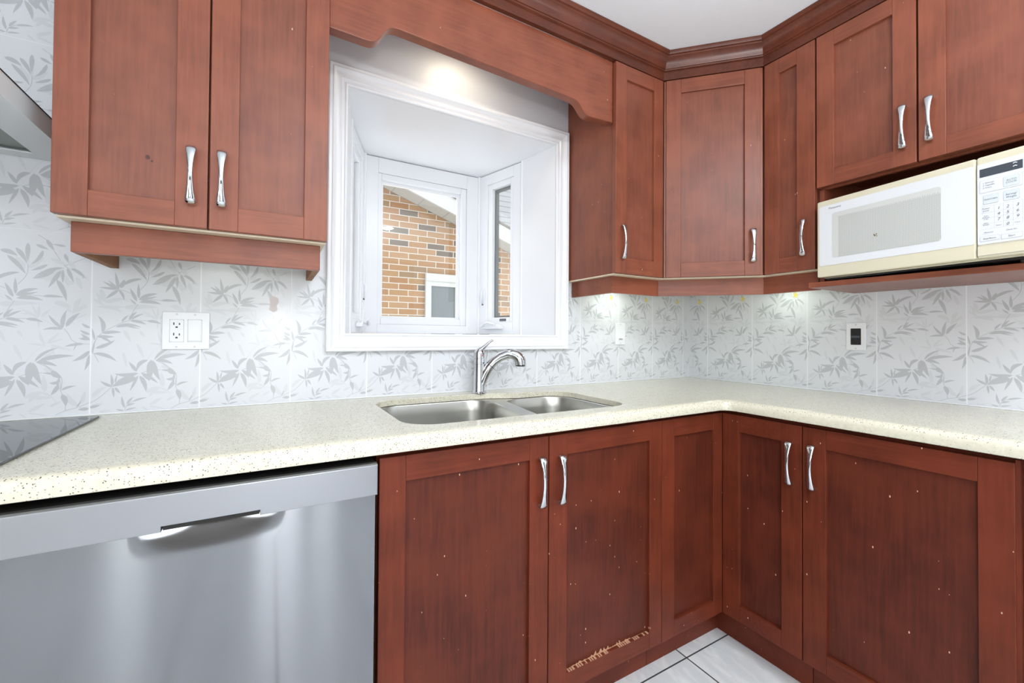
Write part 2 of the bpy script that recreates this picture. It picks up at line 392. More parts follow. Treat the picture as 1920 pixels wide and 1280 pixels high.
LEAVES = [(567,3521,485,4016,78,0,0),(567,3521,226,3737,74,0,0),(567,3521,333,3780,55,0,0),(558,3534,148,3565,70,0,0),(567,3521,286,3245,87,0,0),(567,3521,690,3221,68,8,0),(603,3569,692,3820,109,0,0),(647,3651,1065,3848,90,12,0),(964,3209,808,3584,85,0,0),(1007,3290,994,3722,74,0,0),(1007,3253,1436,3453,102,10,0),(1021,3185,1528,3139,103,10,0),(1021,3244,1422,3363,66,0,0),(950,3123,807,3269,48,0,0),(1502,3253,1925,3248,72,5,0),(804,2655,977,2905,73,10,0),(848,2674,1132,2856,58,8,0),(819,2648,1186,2540,82,8,0),(1201,2644,1532,2560,80,8,0),(644,2600,805,2807,54,8,0),(510,2458,1077,2458,98,12,0),(688,2504,1060,2410,37,0,0),(237,2290,140,2772,101,-14,0),(237,2279,646,2306,93,6,0),(113,2191,494,2177,86,0,0),(175,2212,464,1996,67,0,0),(96,1857,509,2089,97,-6,0),(81,2081,20,2419,51,0,0),(65,1718,551,1476,99,12,0),(33,1717,81,2073,44,0,0),(2448,2424,2275,2546,72,5,0),(2447,2242,2242,2361,74,5,0),(2447,2114,2221,2130,83,0,0),(2447,2080,2261,2263,76,0,0),(2453,1794,2095,1509,103,10,0),(2445,1691,2347,1247,84,6,0),(2326,1987,1940,1905,77,-5,0),(1891,2405,1620,2770,76,5,0),(1896,2402,1975,2905,94,6,0),(1968,2448,2249,2842,110,8,0),(1912,2387,1512,2364,72,-8,0),(2191,1993,2116,1791,27,0,0),(1898,4048,1323,3729,85,-10,0),(1851,3974,1610,3487,97,0,0),(1885,3999,1886,3624,67,0,0),(1768,3722,1971,3132,109,5,0),(1969,4045,2099,3673,85,0,0),(2050,4048,2333,3785,83,8,0),(1380,1513,1833,1880,74,12,0),(1442,1524,2145,1652,114,8,0),(1410,1507,1815,1379,101,8,0),(1306,1509,1271,881,169,0,0),(1347,1493,1520,896,135,-5,0),(1238,1513,994,1193,109,-22,0),(994,1175,812,1468,87,0,0),(1028,1128,500,1136,114,10,0),(985,1013,460,763,205,-6,0),(1022,1065,846,618,71,0,0),(1055,1056,1207,573,110,8,0),(1084,1133,1474,819,92,5,0),(1112,1127,1277,900,67,0,0),(460,771,211,943,76,5,0),(460,779,428,1123,67,-5,0),(475,753,504,460,55,0,0),(519,746,637,566,63,0,0),(520,872,565,1117,41,0,0),(535,874,822,1049,50,5,0),(1706,1261,1906,1062,134,-10,0),(1839,960,1660,937,79,15,0),(1844,879,1698,603,97,5,0),(1895,724,2191,830,62,10,0),(1783,1170,1521,1212,51,0,0),(1873,1077,1872,739,57,-15,0),(1915,619,1997,293,123,6,0),(2208,250,2295,435,37,-5,0),(2455,190,2233,177,90,0,0),(-12,216,218,262,78,0,0),(738,152,675,494,62,5,0),(782,252,929,457,57,5,0),(782,203,974,268,52,5,0),(906,323,1239,411,51,6,0),(752,78,1004,137,45,5,0),(723,82,550,125,46,5,0),(270,3148,690,3247,92,10,1),(115,3016,777,3027,85,0,1),(835,3026,1461,3043,112,5,1),(1765,3083,2058,2959,118,10,1),(2158,3009,2258,3233,74,0,1),(2391,3002,2220,2972,69,0,1),(1519,675,1755,513,56,10,1),(2295,417,2385,653,72,0,1),(2023,3597,2124,3731,95,0,1),(85,3411,270,3148,69,0,1),(2523,531,2676,684,91,0,1),(2023,490,2036,615,50,0,1),(1548,1341,1757,1068,98,10,1),(685,1742,771,1291,73,0,1),(1214,4658,1213,4166,95,0,0),(991,4508,1202,4115,100,5,0),(837,4298,1189,3817,99,5,0),(1591,4111,1267,3924,75,5,0),(1500,4486,1275,4083,82,10,0),(1361,4627,1600,4514,77,0,0),(1560,4782,1708,4495,88,0,0),(1942,4634,1679,4666,55,0,0),(1764,4050,1301,3712,102,10,0),(711,4425,1035,4283,116,10,0),(712,3713,1072,3864,74,10,0),(1912,4431,1992,4193,74,0,0),(181,3528,291,3147,111,0,1),(305,3130,757,3258,106,10,1),(280,3023,654,2877,105,10,1),(145,3351,188,3055,64,0,1),(43,3240,280,3041,66,0,1),(679,3021,1261,3062,145,0,1),(688,2378,857,2020,89,0,1),(1045,2346,1160,2165,75,0,1),(981,1984,1140,1583,71,0,1),(1210,562,1550,708,95,10,1),(1579,706,1544,1151,116,0,1),(1994,515,2148,279,77,0,1),(1722,3100,2052,2981,126,10,1),(2127,2983,2231,3234,115,0,1),(1510,1539,1740,1795,89,0,1),(44,494,351,772,113,10,1),(47,251,279,303,91,0,1),(191,83,452,107,49,0,1),(1308,3726,1917,4048,143,-10,1),(1539,3685,1950,3862,182,10,1),(1920,3860,2014,3527,113,0,1),(2162,3820,2274,3465,109,0,1),(1204,4066,1214,4397,85,0,1),(1164,3953,991,4304,126,0,1),(1234,3995,1531,4297,133,0,1),(1334,3966,1592,4098,86,0,1),(1648,4288,1946,4126,111,0,1),(2005,4244,2129,4008,114,0,1),(2160,3991,2394,3759,94,0,1),(1446,2677,1087,2926,68,0,1),(1436,2690,1295,3058,48,0,1),(1440,2690,1447,3051,62,0,1),(1485,2692,1679,2921,75,5,1),(1447,2649,1215,2643,72,0,1),(1358,2771,1099,2790,38,0,1),(1447,2635,1441,2386,39,0,1),(1574,1970,1461,2344,67,8,1),(1604,1997,1849,2293,65,0,1),(1623,1997,1922,2124,50,0,1),(1585,1947,1234,1998,61,0,1),(1664,1955,2111,1796,72,0,1),(1704,1913,1748,1660,61,0,1),(989,1972,1155,1548,83,0,1),(1603,717,1547,1164,91,0,1),(1276,435,1583,718,89,10,1),(1332,568,1714,529,100,0,1),(792,255,918,447,62,0,1),(902,300,1238,410,70,8,1),(1280,188,1597,398,97,0,1),(1109,161,1273,24,50,0,1),(1280,161,1652,60,55,0,1),(1668,295,1906,431,66,0,1),(2015,622,2343,186,97,-10,1),(2299,332,2378,686,90,0,1),(2097,2794,2236,3243,97,0,1),(2148,2853,2375,3091,89,0,1),(2120,2652,2411,2833,55,0,1),(1747,3106,1972,2960,108,10,1),(1972,2960,2076,2836,66,0,1)]
STEMS = [[0,567,3521,691,3495,822,3431],[0,992,3122,892,2918,804,2655],[0,1258,3279,1529,3259],[0,819,2648,1228,2651],[0,804,2655,644,2573,359,2396,159,2200,65,1954,49,1698],[0,65,1718,173,1468],[0,1930,2395,2018,2254,2080,2096,2196,2001],[0,2191,1983,2446,1976],[0,1903,4048,1807,3899,1773,3704],[0,1415,1497,1628,1346,1758,1175,1873,970,1885,723,1947,552],[0,1495,1490,1758,1247,1899,1061,1897,759],[0,460,771,170,452,-2,343],[0,1984,327,1984,161],[0,1792,64,1984,168,2233,243,2456,351],[0,738,76,782,214,911,332],[0,1084,1125,1305,1215,1521,1212],[1,1220,545,1412,602,1532,676],[1,690,3228,978,3104],[1,1624,534,1729,635],[0,1399,4883,1560,4773,1680,4650],[0,1221,4182,1206,3824,1046,3546],[0,1703,4501,1928,4095,2197,3933,2290,3784],[0,1927,4110,2327,4349],[1,1496,2650,1655,2542,1817,2419],[1,1585,1942,1449,1846,1353,1750,1231,1532],[1,1603,689,1704,571,1786,426]]
# ---------------------------------------------------------------- room shell
CEIL = 2.362
struct(MB().box(-3.9, .12, -4.3, .12, -.08, 0).build('floor', 'floor'))
struct(MB().box(-3.9, .12, -4.3, .12, CEIL, CEIL+.08).build('ceiling', 'ceil'))

def leaf_poly(s0, z0, s1, z1, w, bg):
    A = Vector((s0, z0)); B = Vector((s1, z1)); d = B-A; L = d.length; t = d/L; n = Vector((-t.y, t.x))
    K = 8; up, lo = [], []
    for k in range(K+1):
        q = k/K; c = A + d*q + n*(bg*L*4*q*(1-q)*.9)
        h = w*.5*(math.sin(PI*q**.72)**.85 if 0 < q < 1 else 0)
        up.append(c+n*h); lo.append(c-n*h)
    return up + lo[-2:0:-1]
def stem_poly(pts, w):
    P = []
    for i in range(len(pts)-1):                       # catmull-rom smoothing of the traced stem
        p0, p1, p2, p3 = pts[max(i-1, 0)], pts[i], pts[i+1], pts[min(i+2, len(pts)-1)]
        for q in (0, .25, .5, .75):
            P.append(.5*((2*p1)+(p2-p0)*q+(2*p0-5*p1+4*p2-p3)*q*q+(3*p1-p0-3*p2+p3)*q**3))
    P.append(pts[-1]); up, lo = [], []
    for k, p in enumerate(P):
        t = (P[min(k+1, len(P)-1)]-P[max(k-1, 0)]).normalized(); n = Vector((-t.y, t.x)); up.append(p+n*w/2); lo.append(p-n*w/2)
    return up, lo
def print_leaves(mb, fn, keep, s_off, z_off, ztop=.5, yellow_spot=True, h0=.0002):
    def emit(poly, m, h):
        q = [(min(max(p.x, .0012), TW-.0012), min(max(p.y, .001), ztop)) for p in poly]
        w = [fn(s_off+x, z_off+y, h) for x, y in q]
        if all(keep(*x) for x in w): mb.add(w, [list(range(len(w)))], m)
    def strip(pts, m, h, wd=.0014):
        up, lo = stem_poly(pts, wd)
        for k in range(len(up)-1):
            emit([up[k], up[k+1], lo[k+1], lo[k]], m, h)
    for st in STEMS:
        pts = [Vector((st[i]/1e4, st[i+1]/1e4)) for i in range(1, len(st), 2)]
        strip(pts, 2 if st[0] else 1, h0+(0 if st[0] else .00012))
    for i, (a, b, c, d, w, bg, tone) in enumerate(LEAVES):
        emit(leaf_poly(a/1e4, b/1e4, c/1e4, d/1e4, w/1e4, bg/100), 2 if tone else 1, h0+(0 if tone else .00013)+i*1e-6)
    if yellow_spot:
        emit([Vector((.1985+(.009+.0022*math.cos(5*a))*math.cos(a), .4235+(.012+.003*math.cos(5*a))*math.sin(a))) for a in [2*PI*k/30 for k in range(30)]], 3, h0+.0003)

# back wall: tiled left of and under the bay window, painted around the window head
mb = MB()
WX0, WX1, WZ0, WZ1 = -1.856, -.943, 1.147, 2.03
OX0, OX1, OZ0, OZ1 = WX0-.03, WX1+.03, WZ0-.025, WZ1+.03   # rough opening, hidden by the casing
for (x0, x1, z0, z1, m) in ((-3.9, -1.945, 0, CEIL, 0), (-1.945, -.862, 0, 1.10, 0), (-.862, .12, 0, CEIL, 0),
                            (-1.945, OX0, 1.10, 1.345, 0), (OX1, -.862, 1.10, 1.345, 0), (-1.945, OX0, 1.345, OZ1, 4), (OX1, -.862, 1.345, OZ1, 4),
                            (-1.945, -.862, OZ1, CEIL, 4), (OX0, OX1, 1.10, OZ0, 4)):
    mb.box(x0, x1, 0, .12, z0, z1, m)
def back_ok(x, y, z):
    if x > -.002 or x < -3.7: return False
    if -1.86 < x < -.94 and z > 1.14: return False
    if -1.945 < x < -.862 and z > 1.345: return False
    return True
for k in range(0, 14):
    s0 = -(TA+(k+1)*TW)
    print_leaves(mb, lambda s, z, h: (s, -h, z), lambda x, y, z: back_ok(x, y, z), s0, .914, yellow_spot=k < 3)
    if k >= 8: print_leaves(mb, lambda s, z, h: (s, -h, z), lambda x, y, z: back_ok(x, y, z) and x < -2.49, s0, 1.414, yellow_spot=False)
    if k >= 8: print_leaves(mb, lambda s, z, h: (s, -h, z), lambda x, y, z: back_ok(x, y, z) and x < -2.49 and z < 2.36, s0, 1.914, yellow_spot=False)
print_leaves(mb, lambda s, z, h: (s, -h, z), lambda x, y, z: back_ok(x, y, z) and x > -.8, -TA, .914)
struct(mb.build('wall_back', ['tile_back', 'leaf', 'leaf2', 'yellow_spot', 'paint']))

mb = MB().box(0, .12, -4.3, -.0, 0, CEIL, 0)
def right_ok(x, y, z): return y < -.002 and z < 1.41
for k in range(-1, 7):
    s0 = TB+k*TW
    print_leaves(mb, lambda s, z, h: (-h, -s, z), right_ok, s0, .914, yellow_spot=k < 2)
struct(mb.build('wall_right', ['tile_right', 'leaf', 'leaf2', 'yellow_spot', 'paint']))
struct(MB().box(-3.9, -3.8, -4.3, 0, 0, CEIL).build('wall_left', 'far_paint'))
mb = MB()
for (x0, x1, z0, z1) in ((-3.8, -3.2, 0, CEIL), (-2.92, -2.2, 0, CEIL), (-1.8, -1.74, 0, CEIL), (-1.5, 0, 0, CEIL), (-3.2, -2.92, 2.13, CEIL), (-2.2, -1.8, 2.13, CEIL), (-1.74, -1.5, 2.13, CEIL)): mb.box(x0, x1, -4.3, -4.2, z0, z1)
struct(mb.build('wall_rear', 'far_paint'))
for k, (x0, x1) in enumerate(((-2.2, -1.8), (-3.2, -2.92), (-1.74, -1.5))):  # unseen door and windows, added to carry the rear fill strips
    dr = thing('added_door_1' if k == 0 else 'window_%d' % (k+1), None, None, ((x0+x1)/2, -4.24, 0), kind='structure')
    mb = MB()
    for (u0, u1, z0, z1) in ((x0, x0+.03, 0, 2.13), (x1-.03, x1, 0, 2.13), (x0+.03, x1-.03, 2.09, 2.13), (x0+.03, x1-.03, 0, .1)): mb.box(u0, u1, -4.27, -4.21, z0, z1)
    mb.build('frame', 'vinyl', dr)
    MB().box(x0+.03, x1-.03, -4.244, -4.236, .1, 2.09).build('glass_pane', 'glass', dr)

# white caulk line where the tile meets the worktop
# ---------------------------------------------------------------- bay window
wn = thing('window_1', None, None, (-1.4, 0, 1.147), kind='structure')
F = frame(wn)
prof = [(0, 0), (0, .009), (.004, .012), (.007, .012), (.010, .008), (.017, .008), (.021, .014), (.027, .0125), (.036, .0135), (.044, .0185), (.049, .0245), (.052, .0225), (.061, .0235), (.0645, .020), (.0645, 0)]
mb = MB()
cs = [(WX0, WZ0, -1, -1), (WX1, WZ0, 1, -1), (WX1, WZ1, 1, 1), (WX0, WZ1, -1, 1)]
rings = [[(x+sx*d, -h, z+sz*d) for d, h in prof] for x, z, sx, sz in cs]
n = len(prof)
vs = [p for r in rings for p in r]; fs = []
for c in range(4):
    for i in range(n-1): fs.append((c*n+i, c*n+i+1, ((c+1) % 4)*n+i+1, ((c+1) % 4)*n+i))
mb.add(vs, fs); mb.build('casing', 'vinyl', wn, smooth=35)
plan = [(WX0, .0), (WX1, .0), (-.985, .232), (-1.075, .546), (-1.695, .546), (-1.805, .232)]
outp = [(WX0-.06, .122), (OX0, .122), (OX0, .0015), (OX1, .0015), (OX1, .122), (WX1+.06, .122), (-.90, .26), (-1.02, .64), (-1.75, .64), (-1.88, .26)]
MB().prism(outp, lambda x, y, h: (x, y, h), WZ1, WZ1+.0295).build('head_board', 'vinyl', wn)
MB().prism(outp, lambda x, y, h: (x, y, h), WZ0-.0245, WZ0).build('window_sill', 'vinyl', wn)
MB().prism([(WX1, .0015), (-.985, .232), (-.94, .232), (WX1+.0295, .0015)], lambda x, y, h: (x, y, h), WZ0+.0003, WZ1-.0003).build('side_jamb', 'vinyl', wn)
MB().prism([(WX0, .0015), (-1.805, .232), (-1.85, .232), (WX0-.0295, .0015)], lambda x, y, h: (x, y, h), WZ0+.0003, WZ1-.0003).build('side_jamb', 'vinyl', wn)
def lite(P0, P1, s_in, z_in, sash, zs, pair=False):
    """one light of the bay: outer frame, stepped sash, glass; s runs from P0 to P1, depth outwards"""
    P0 = Vector((*P0, 0)); P1 = Vector((*P1, 0)); L = (P1-P0).length; t = (P1-P0)/L; o = Vector((-t.y, t.x, 0))
    if o.y < 0 and abs(t.x) > .5: o = -o
    if abs(t.x) <= .5: o = Vector((t.y, -t.x, 0)) * (1 if (t.y*(1 if P0.x > -1.4 else -1)) > 0 else -1)
    T = Matrix(((t.x, o.x, 0, P0.x), (t.y, o.y, 0, P0.y), (0, 0, 1, 0), (0, 0, 0, 1)))
    def ring(mb, a, b, d0, d1):
        (x0, x1, z0, z1), (u0, u1, w0, w1) = a, b
        mb.box(x0, u0, d0, d1, z0, z1); mb.box(u1, x1, d0, d1, z0, z1); mb.box(u0, u1, d0, d1, z0, w0); mb.box(u0, u1, d0, d1, w1, z1)
    full = (.004, L-.004, WZ0+.004, WZ1-.003); sh = (*sash, *zs); g = (*s_in, *z_in)
    fr = ring(MB(T), full, sh, 0, .06); fm = MB(T); ring(fm, full, sh, 0, .055)
    fo = fm.build('window_frame', 'vinyl', wn, bevel=.002)
    sm = MB(T); ring(sm, sh, g, .007, .05); so = sm.build('sash', 'vinyl', wn, bevel=.003)
    gm = MB(T); ring(gm, g, (g[0]+.012, g[1]-.012, g[2]+.010, g[3]-.012), .03, .05); gm.build('glazing_bead', 'gasket' if pair else 'vinyl', so)
    MB(T).box(g[0]+.003, g[1]-.003, .040, .0435, g[2]+.003, g[3]-.003).build('glass_pane', 'glass', so)
    return T, fo, so
lite((-1.695, .546), (-1.075, .546), (.084, .514), (1.229, 1.922), (.066, .546), (1.195, 1.952))
TR, fr_r, sa_r = lite((-1.075, .546), (-.985, .232), (.098, .238), (1.240, 1.942), (.068, .266), (1.213, 1.971), True)
TL, fr_l, sa_l = lite((-1.695, .546), (-1.805, .232), (.102, .244), (1.240, 1.942), (.068, .272), (1.213, 1.971), True)
for (x, y) in ((-1.075, .546), (-1.695, .546)):
    MB().add([], []).lathe([(.009, WZ0), (.009, WZ1)], (x, y, 0), 12).build('corner_bead', 'vinyl', wn, smooth=40)
for (x, y) in ((-.985, .232), (-1.805, .232)):
    MB().lathe([(.006, WZ0), (.006, WZ1)], (x, y, 0), 12).build('corner_bead', 'vinyl', wn, smooth=40)
for T in (TR, TL):
    mb = MB(T); mb.prism([(.05, 1.178), (.205, 1.178), (.198, 1.196), (.17, 1.204), (.085, 1.204), (.058, 1.19)], lambda x, z, h: (x, h, z), -.028, 0)
    cr = mb.build('crank_housing', 'white_p', fr_r if T is TR else fr_l, bevel=.005)
    MB(T).tube([(.165, -.034, 1.203), (.12, -.040, 1.214), (.085, -.038, 1.203), (.066, -.036, 1.192)], [.006, .006, .006, .009], 10).build('crank_handle', 'white_p', fr_r if T is TR else fr_l, smooth=50)
    mb = MB(T); mb.box(.036, .052, -.006, 0, 1.30, 1.385); mb.tube([(.044, -.008, 1.31), (.044, -.018, 1.34), (.044, -.016, 1.385)], [.005, .006, .004], 8)
    mb.build('sash_lock', 'white_p', fr_r if T is TR else fr_l, smooth=50)
mb = MB(TR); mb.box(.165, .213, .0055, .0068, 1.2195, 1.233); mb.build('rating_sticker', 'mw_ink', sa_r)

# ---------------------------------------------------------------- the houses outside
hs = thing('brick_house', 'tan brick house with white sloped eave seen through the bay window', 'house', (-.9, 3.35, -2))
F = frame(hs)
def rake(x): return 2.847-.351*(x+.974)
MB().prism([(-6, -2), (3, -2), (3, rake(3)), (-1.4, rake(-1.4)), (-1.4, 3.0), (-6, 4.6)][:4]+[(-2.4, rake(-2.4)), (-6, rake(-2.4)-1.26)], lambda x, z, h: (x, h, z), 3.35, 3.55).build('brick_wall', 'brick', hs)
def slope_bar(y0, y1, d0, d1, nm, m, x0=-2.4, x1=3.2):
    mb = MB(); mb.add([(x, y, rake(x)+d) for x in (x0, x1) for y in (y0, y1) for d in (d0, d1)],
                      [(0, 1, 3, 2), (4, 6, 7, 5), (0, 4, 5, 1), (2, 3, 7, 6), (0, 2, 6, 4), (1, 5, 7, 3)]); return mb.build(nm, m, hs)
slope_bar(3.09, 3.35, .004, .02, 'soffit', 'soffit')
slope_bar(3.06, 3.09, 0, .185, 'fascia', 'ext_white')
slope_bar(3.04, 5.0, .186, .21, 'roof', 'shingle')
for k in range(8):
    x = -1.5+k*.31; mb = MB(); mb.add([(xx, y, rake(xx)+.0035) for xx, y in ((x, 3.10), (x+.006, 3.10), (x+.006, 3.345), (x, 3.345))], [(0, 1, 2, 3)]); mb.build('soffit_seam', 'gasket', hs)
mb = MB()
for (x0, x1, z0, z1, y0, y1) in ((-.467, .48, 1.80, 1.888, 3.30, 3.35), (-.467, -.398, .6, 1.80, 3.31, 3.35), (.40, .48, .6, 1.80, 3.31, 3.35), (-.398, .40, 1.742, 1.80, 3.315, 3.35), (-.084, -.03, .7, 1.742, 3.315, 3.35), (-.398, .4, .6, .66, 3.315, 3.35), (-.03, .02, .66, 1.742, 3.33, 3.35)):
    mb.box(x0, x1, y0, y1, z0, z1)
nw = mb.build('window', 'ext_white', hs)
MB().box(-.398, .4, 3.335, 3.349, .66, 1.742).build('pane', 'ext_pane', nw)
tag(MB().box(-.6, 7, 5.8, 6.2, -2, 7.5).build('sided_house', 'siding'), 'white lap-sided house wall behind and above the brick house eave', 'house')
# ---------------------------------------------------------------- cabinets
def handle(parent, T, x, zc, label=None):
    """bow pull with flared ends: x, zc in the door's own frame, door face at y = 0"""
    pts = [(-.001, .0640, .0085, .004), (-.008, .0672, .0105, .0045), (-.0155, .0655, .0110, .0042), (-.0195, .058, .0102, .0036), (-.0225, .044, .0082, .0032),
           (-.0245, .028, .0066, .0032), (-.0255, .012, .0058, .0034), (-.0257, 0, .0056, .0035)]
    pts = pts + [(y, -z, w, t) for y, z, w, t in pts[-2::-1]]
    mb = MB(T)
    mb.tube([(x, y, zc+z) for y, z, w, t in pts], [p[2] for p in pts], 16, flat=[p[3] for p in pts], side=(1, 0, 0))
    return mb.build('handle', 'chrome', parent, smooth=60)

def door(parent, T, x0, x1, z0, z1, px0, px1, pz0, pz1, mv='wood_v', mh='wood_h', hx=None, hz=None, y=0, th=.020, extra=None):
    mb = MB(T)
    mb.box(x0, px0, y, y+th, z0, z1, 0); mb.box(px1, x1, y, y+th, z0, z1, 0)
    mb.box(px0, px1, y+.0004, y+th, z0, pz0, 1); mb.box(px0, px1, y+.0004, y+th, pz1, z1, 1)
    mb.box(px0-.003, px1+.003, y+.0115, y+th-.003, pz0-.003, pz1+.003, 2)
    d = mb.build('door', [mv, mh, mv[:-1]+'p'], parent, bevel=.0012, segs=2)
    if hx is not None: handle(d, T, hx, hz)
    return d

GRP_U = None
# upper double cabinet left of the window
U1 = thing('wall_cabinet', 'two-door cherry wall cabinet on the tiled wall, left of the bay window', 'cabinet', (-2.498, -.33, 1.40))
T = frame(U1)
MB(T).box(.0015, .5435, .033, .328, 0.001, .90).build('body', 'wood_v', U1)
MB(T).box(.002, .543, .024, .328, -.004, .0005).build('bottom_panel', 'cream', U1)
kd = door(U1, T, 0, .2735, 0, .858, .058, .210, .058, .80, hx=.242, hz=.122)
door(U1, T, .2775, .545, 0, .858, .337, .487, .060, .80, hx=.303, hz=.124)
rl = MB(T).box(.016, .533, .055, .073, -.074, -.0045).build('light_rail', 'wood_h', U1, bevel=.0015)
MB(T).box(.0165, .0345, .0735, .327, -.074, -.0045).build('rail_return', 'raw', U1)
MB(T).box(.5145, .5325, .0735, .327, -.074, -.0045).build('rail_return', 'raw', U1)

for (kx, kz, r) in ((.157, .155, .0042), (.165, .147, .0022)):
    MB(T).prism([(kx+r*math.cos(t), kz+r*1.25*math.sin(t)) for t in [2*PI*i/14 for i in range(14)]], lambda a, b, q: (a, q, b), .0110, .0118).build('wood_knot', mat('dark_knot', (74, 40, 30), .5), kd)
# narrow upper right of the window
U2 = thing('wall_cabinet', 'narrow single-door cherry wall cabinet immediately right of the bay window', 'cabinet', (-.882, -.33, 1.40))
T = frame(U2)
MB(T).box(.010, .2765, .0215, .328, .001, .90).build('body', 'wood_v', U2)
MB(T).box(.0105, .2765, .024, .328, -.004, .0005).build('bottom_panel', 'cream', U2)
door(U2, T, 0, .2755, 0, .858, .060, .220, .064, .80, hx=.0335, hz=.126)
def wprism(root, nm, m, poly, z0, z1, bevel=0): return MB().prism(poly, lambda x, y, h: (x, y, h), z0, z1).build(nm, m, root, bevel=bevel)
wprism(U2, 'light_rail', 'wood_h', [(-.848, -.003), (-.848, -.275), (-.573, -.275), (-.5655, -.257), (-.830, -.257), (-.830, -.003)], 1.3255, 1.3955)

# diagonal corner upper
U3 = thing('corner_wall_cabinet', 'diagonal corner cherry wall cabinet with one wide door, above the worktop corner', 'cabinet', (-.603, -.33, 1.40), -PI/4)
T = frame(U3)
wprism(U3, 'body', 'wood_v', [(-.6045, -.002), (-.6045, -.298), (-.590, -.298), (-.298, -.590), (-.298, -.6045), (-.002, -.6045), (-.002, -.002)], 1.401, 2.30)
wprism(U3, 'bottom_panel', 'cream', [(-.6045, -.002), (-.6045, -.306), (-.592, -.306), (-.306, -.592), (-.306, -.6045), (-.002, -.6045), (-.002, -.002)], 1.396, 1.4005)
door(U3, T, .010, .376, 0, .858, .070, .317, .062, .80, hx=.3465, hz=.122)
MB(T).box(.0015, .0095, .004, .018, 0, .858).build('filler_strip', 'wood_v', U3)
MB(T).box(.3765, .3845, .004, .018, 0, .858).build('filler_strip', 'wood_v', U3)
wprism(U3, 'light_rail', 'wood_h', [(-.5725, -.275), (-.275, -.5725), (-.257, -.565), (-.565, -.257)], 1.3255, 1.3955)

# narrow upper on the right wall
U4 = thing('wall_cabinet', 'narrow cherry wall cabinet between the diagonal corner cabinet and the microwave', 'cabinet', (-.33, -.606, 1.40), -PI/2)
T = frame(U4)
MB(T).box(.001, .1885, .033, .328, .001, .90).build('body', 'wood_v', U4)
MB(T).box(.001, .1885, .024, .328, -.004, .0005).build('bottom_panel', 'cream', U4)
door(U4, T, .001, .1845, 0, .858, .057, .122, .057, .80, hx=.149, hz=.122)
wprism(U4, 'light_rail', 'wood_h', [(-.275, -.573), (-.275, -.778), (-.257, -.778), (-.257, -.5655)], 1.3255, 1.3955)

# microwave cabinet
U5 = thing('microwave_cabinet', 'two-door cherry wall cabinet above the white microwave, with an open niche below', 'cabinet', (-.33, -.796, 1.326), -PI/2)
T = frame(U5)
MB(T).box(.001, .60, .0415, .328, .425, .974).box(.001, .60, .030, .0412, .366, .974).build('body', 'wood_v', U5)
door(U5, T, .0005, .2775, .371, .932, .055, .2195, .426, .876, hx=.2475, hz=.492)
door(U5, T, .2825, .561, .371, .932, .344, .505, .426, .876, hx=.310, hz=.492)
MB(T).box(.001, .0155, .0225, .328, .0195, .3655).box(.001, .0155, .042, .328, .3655, .4245).build('side_panel', 'wood_v', U5)
MB(T).box(.585, .60, .0225, .328, .0195, .3655).box(.585, .60, .042, .328, .3655, .4245).build('side_panel', 'wood_v', U5)
MB(T).box(.016, .5845, .318, .328, .0195, .4245).build('back_panel', 'low_v', U5)
MB(T).box(-.0135, .605, -.03, .328, .0005, .019).build('shelf', 'wood_h', U5, bevel=.0015)

# scalloped valance over the window
def scal(x0, z0, x1, z1, n=22): return [(x0+(x1-x0)*k/n, z0+(z1-z0)*(.5+.5*math.tanh(5.2*(k/n-.5))/math.tanh(2.6))) for k in range(n+1)]
vp_ = [(-1.9515, 2.262), (-1.9515, 2.0115)] + scal(-1.856, 2.009, -1.752, 2.0765) + scal(-1.098, 2.0555, -.992, 2.0065) + [(-.884, 2.0125), (-.884, 2.262)]
tag(MB().prism(vp_, lambda x, z, h: (x, h, z), -.312, -.276).build('window_valance', 'wood_h', bevel=.002), 'cherry valance board with scalloped lower edge, bridging the cabinets over the bay window', 'valance')

# crown moulding with its flat frieze, mitred round the cabinets
cp = [(0, 2.262), (0, 2.296), (-.003, 2.297), (-.008, 2.299), (-.009, 2.303), (-.013, 2.304), (-.015, 2.309), (-.018, 2.320), (-.025, 2.331), (-.034, 2.338), (-.037, 2.340), (-.038, 2.345), (-.044, 2.347), (-.047, 2.352), (-.050, 2.355), (-.0505, 2.3605), (.017, 2.3605), (.017, 2.262)]
t8 = math.tan(PI/8)
corners = [(-2.498, -.33, 0, -1), (-.603, -.33, -t8, -1), (-.33, -.603, -1, -t8), (-.33, -1.40, -1, 0)]
# outward offset o (negative = into the room): straight runs move by o, mitres share it
mb = MB(); rings = []
for (x, y, kx, ky) in corners: rings.append([(x-kx*o if kx else x, y-ky*o if ky else y, z) for o, z in cp])
mb.loft(rings); tag(mb.build('crown_molding', 'crown', smooth=30), 'dark cherry crown moulding along the tops of the wall cabinets under the ceiling', 'crown moulding')

# base cabinets
B1 = thing('sink_base_cabinet', 'worn two-door cherry base cabinet under the sink, beside the dishwasher', 'base cabinet', (-1.866, -.61, 0))
T = frame(B1)
mb = MB(T)
for (x0, x1, y0, y1, z0, z1) in ((0, .016, .033, .59, .114, .872), (.913, .929, .033, .59, .114, .872), (.016, .913, .033, .59, .114, .13), (.016, .913, .58, .59, .13, .872), (.016, .913, .033, .05, .846, .872)): mb.box(x0, x1, y0, y1, z0, z1)
mb.build('body', 'low_v', B1)
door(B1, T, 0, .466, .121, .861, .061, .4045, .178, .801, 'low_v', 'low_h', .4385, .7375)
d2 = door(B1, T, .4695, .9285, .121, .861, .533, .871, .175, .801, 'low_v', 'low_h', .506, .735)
mb = MB(T)                                                     # bare wood where the panel's lower edge has worn through
xs = [.541+.0041*k for k in range(80)]
tops = [.1752+(.0008+.004*random.random() if 4 < k < 62 else .0006)+(max(0, random.random()-.62)*.045*max(0, 1-abs(k-34)/30)) for k in range(80)]
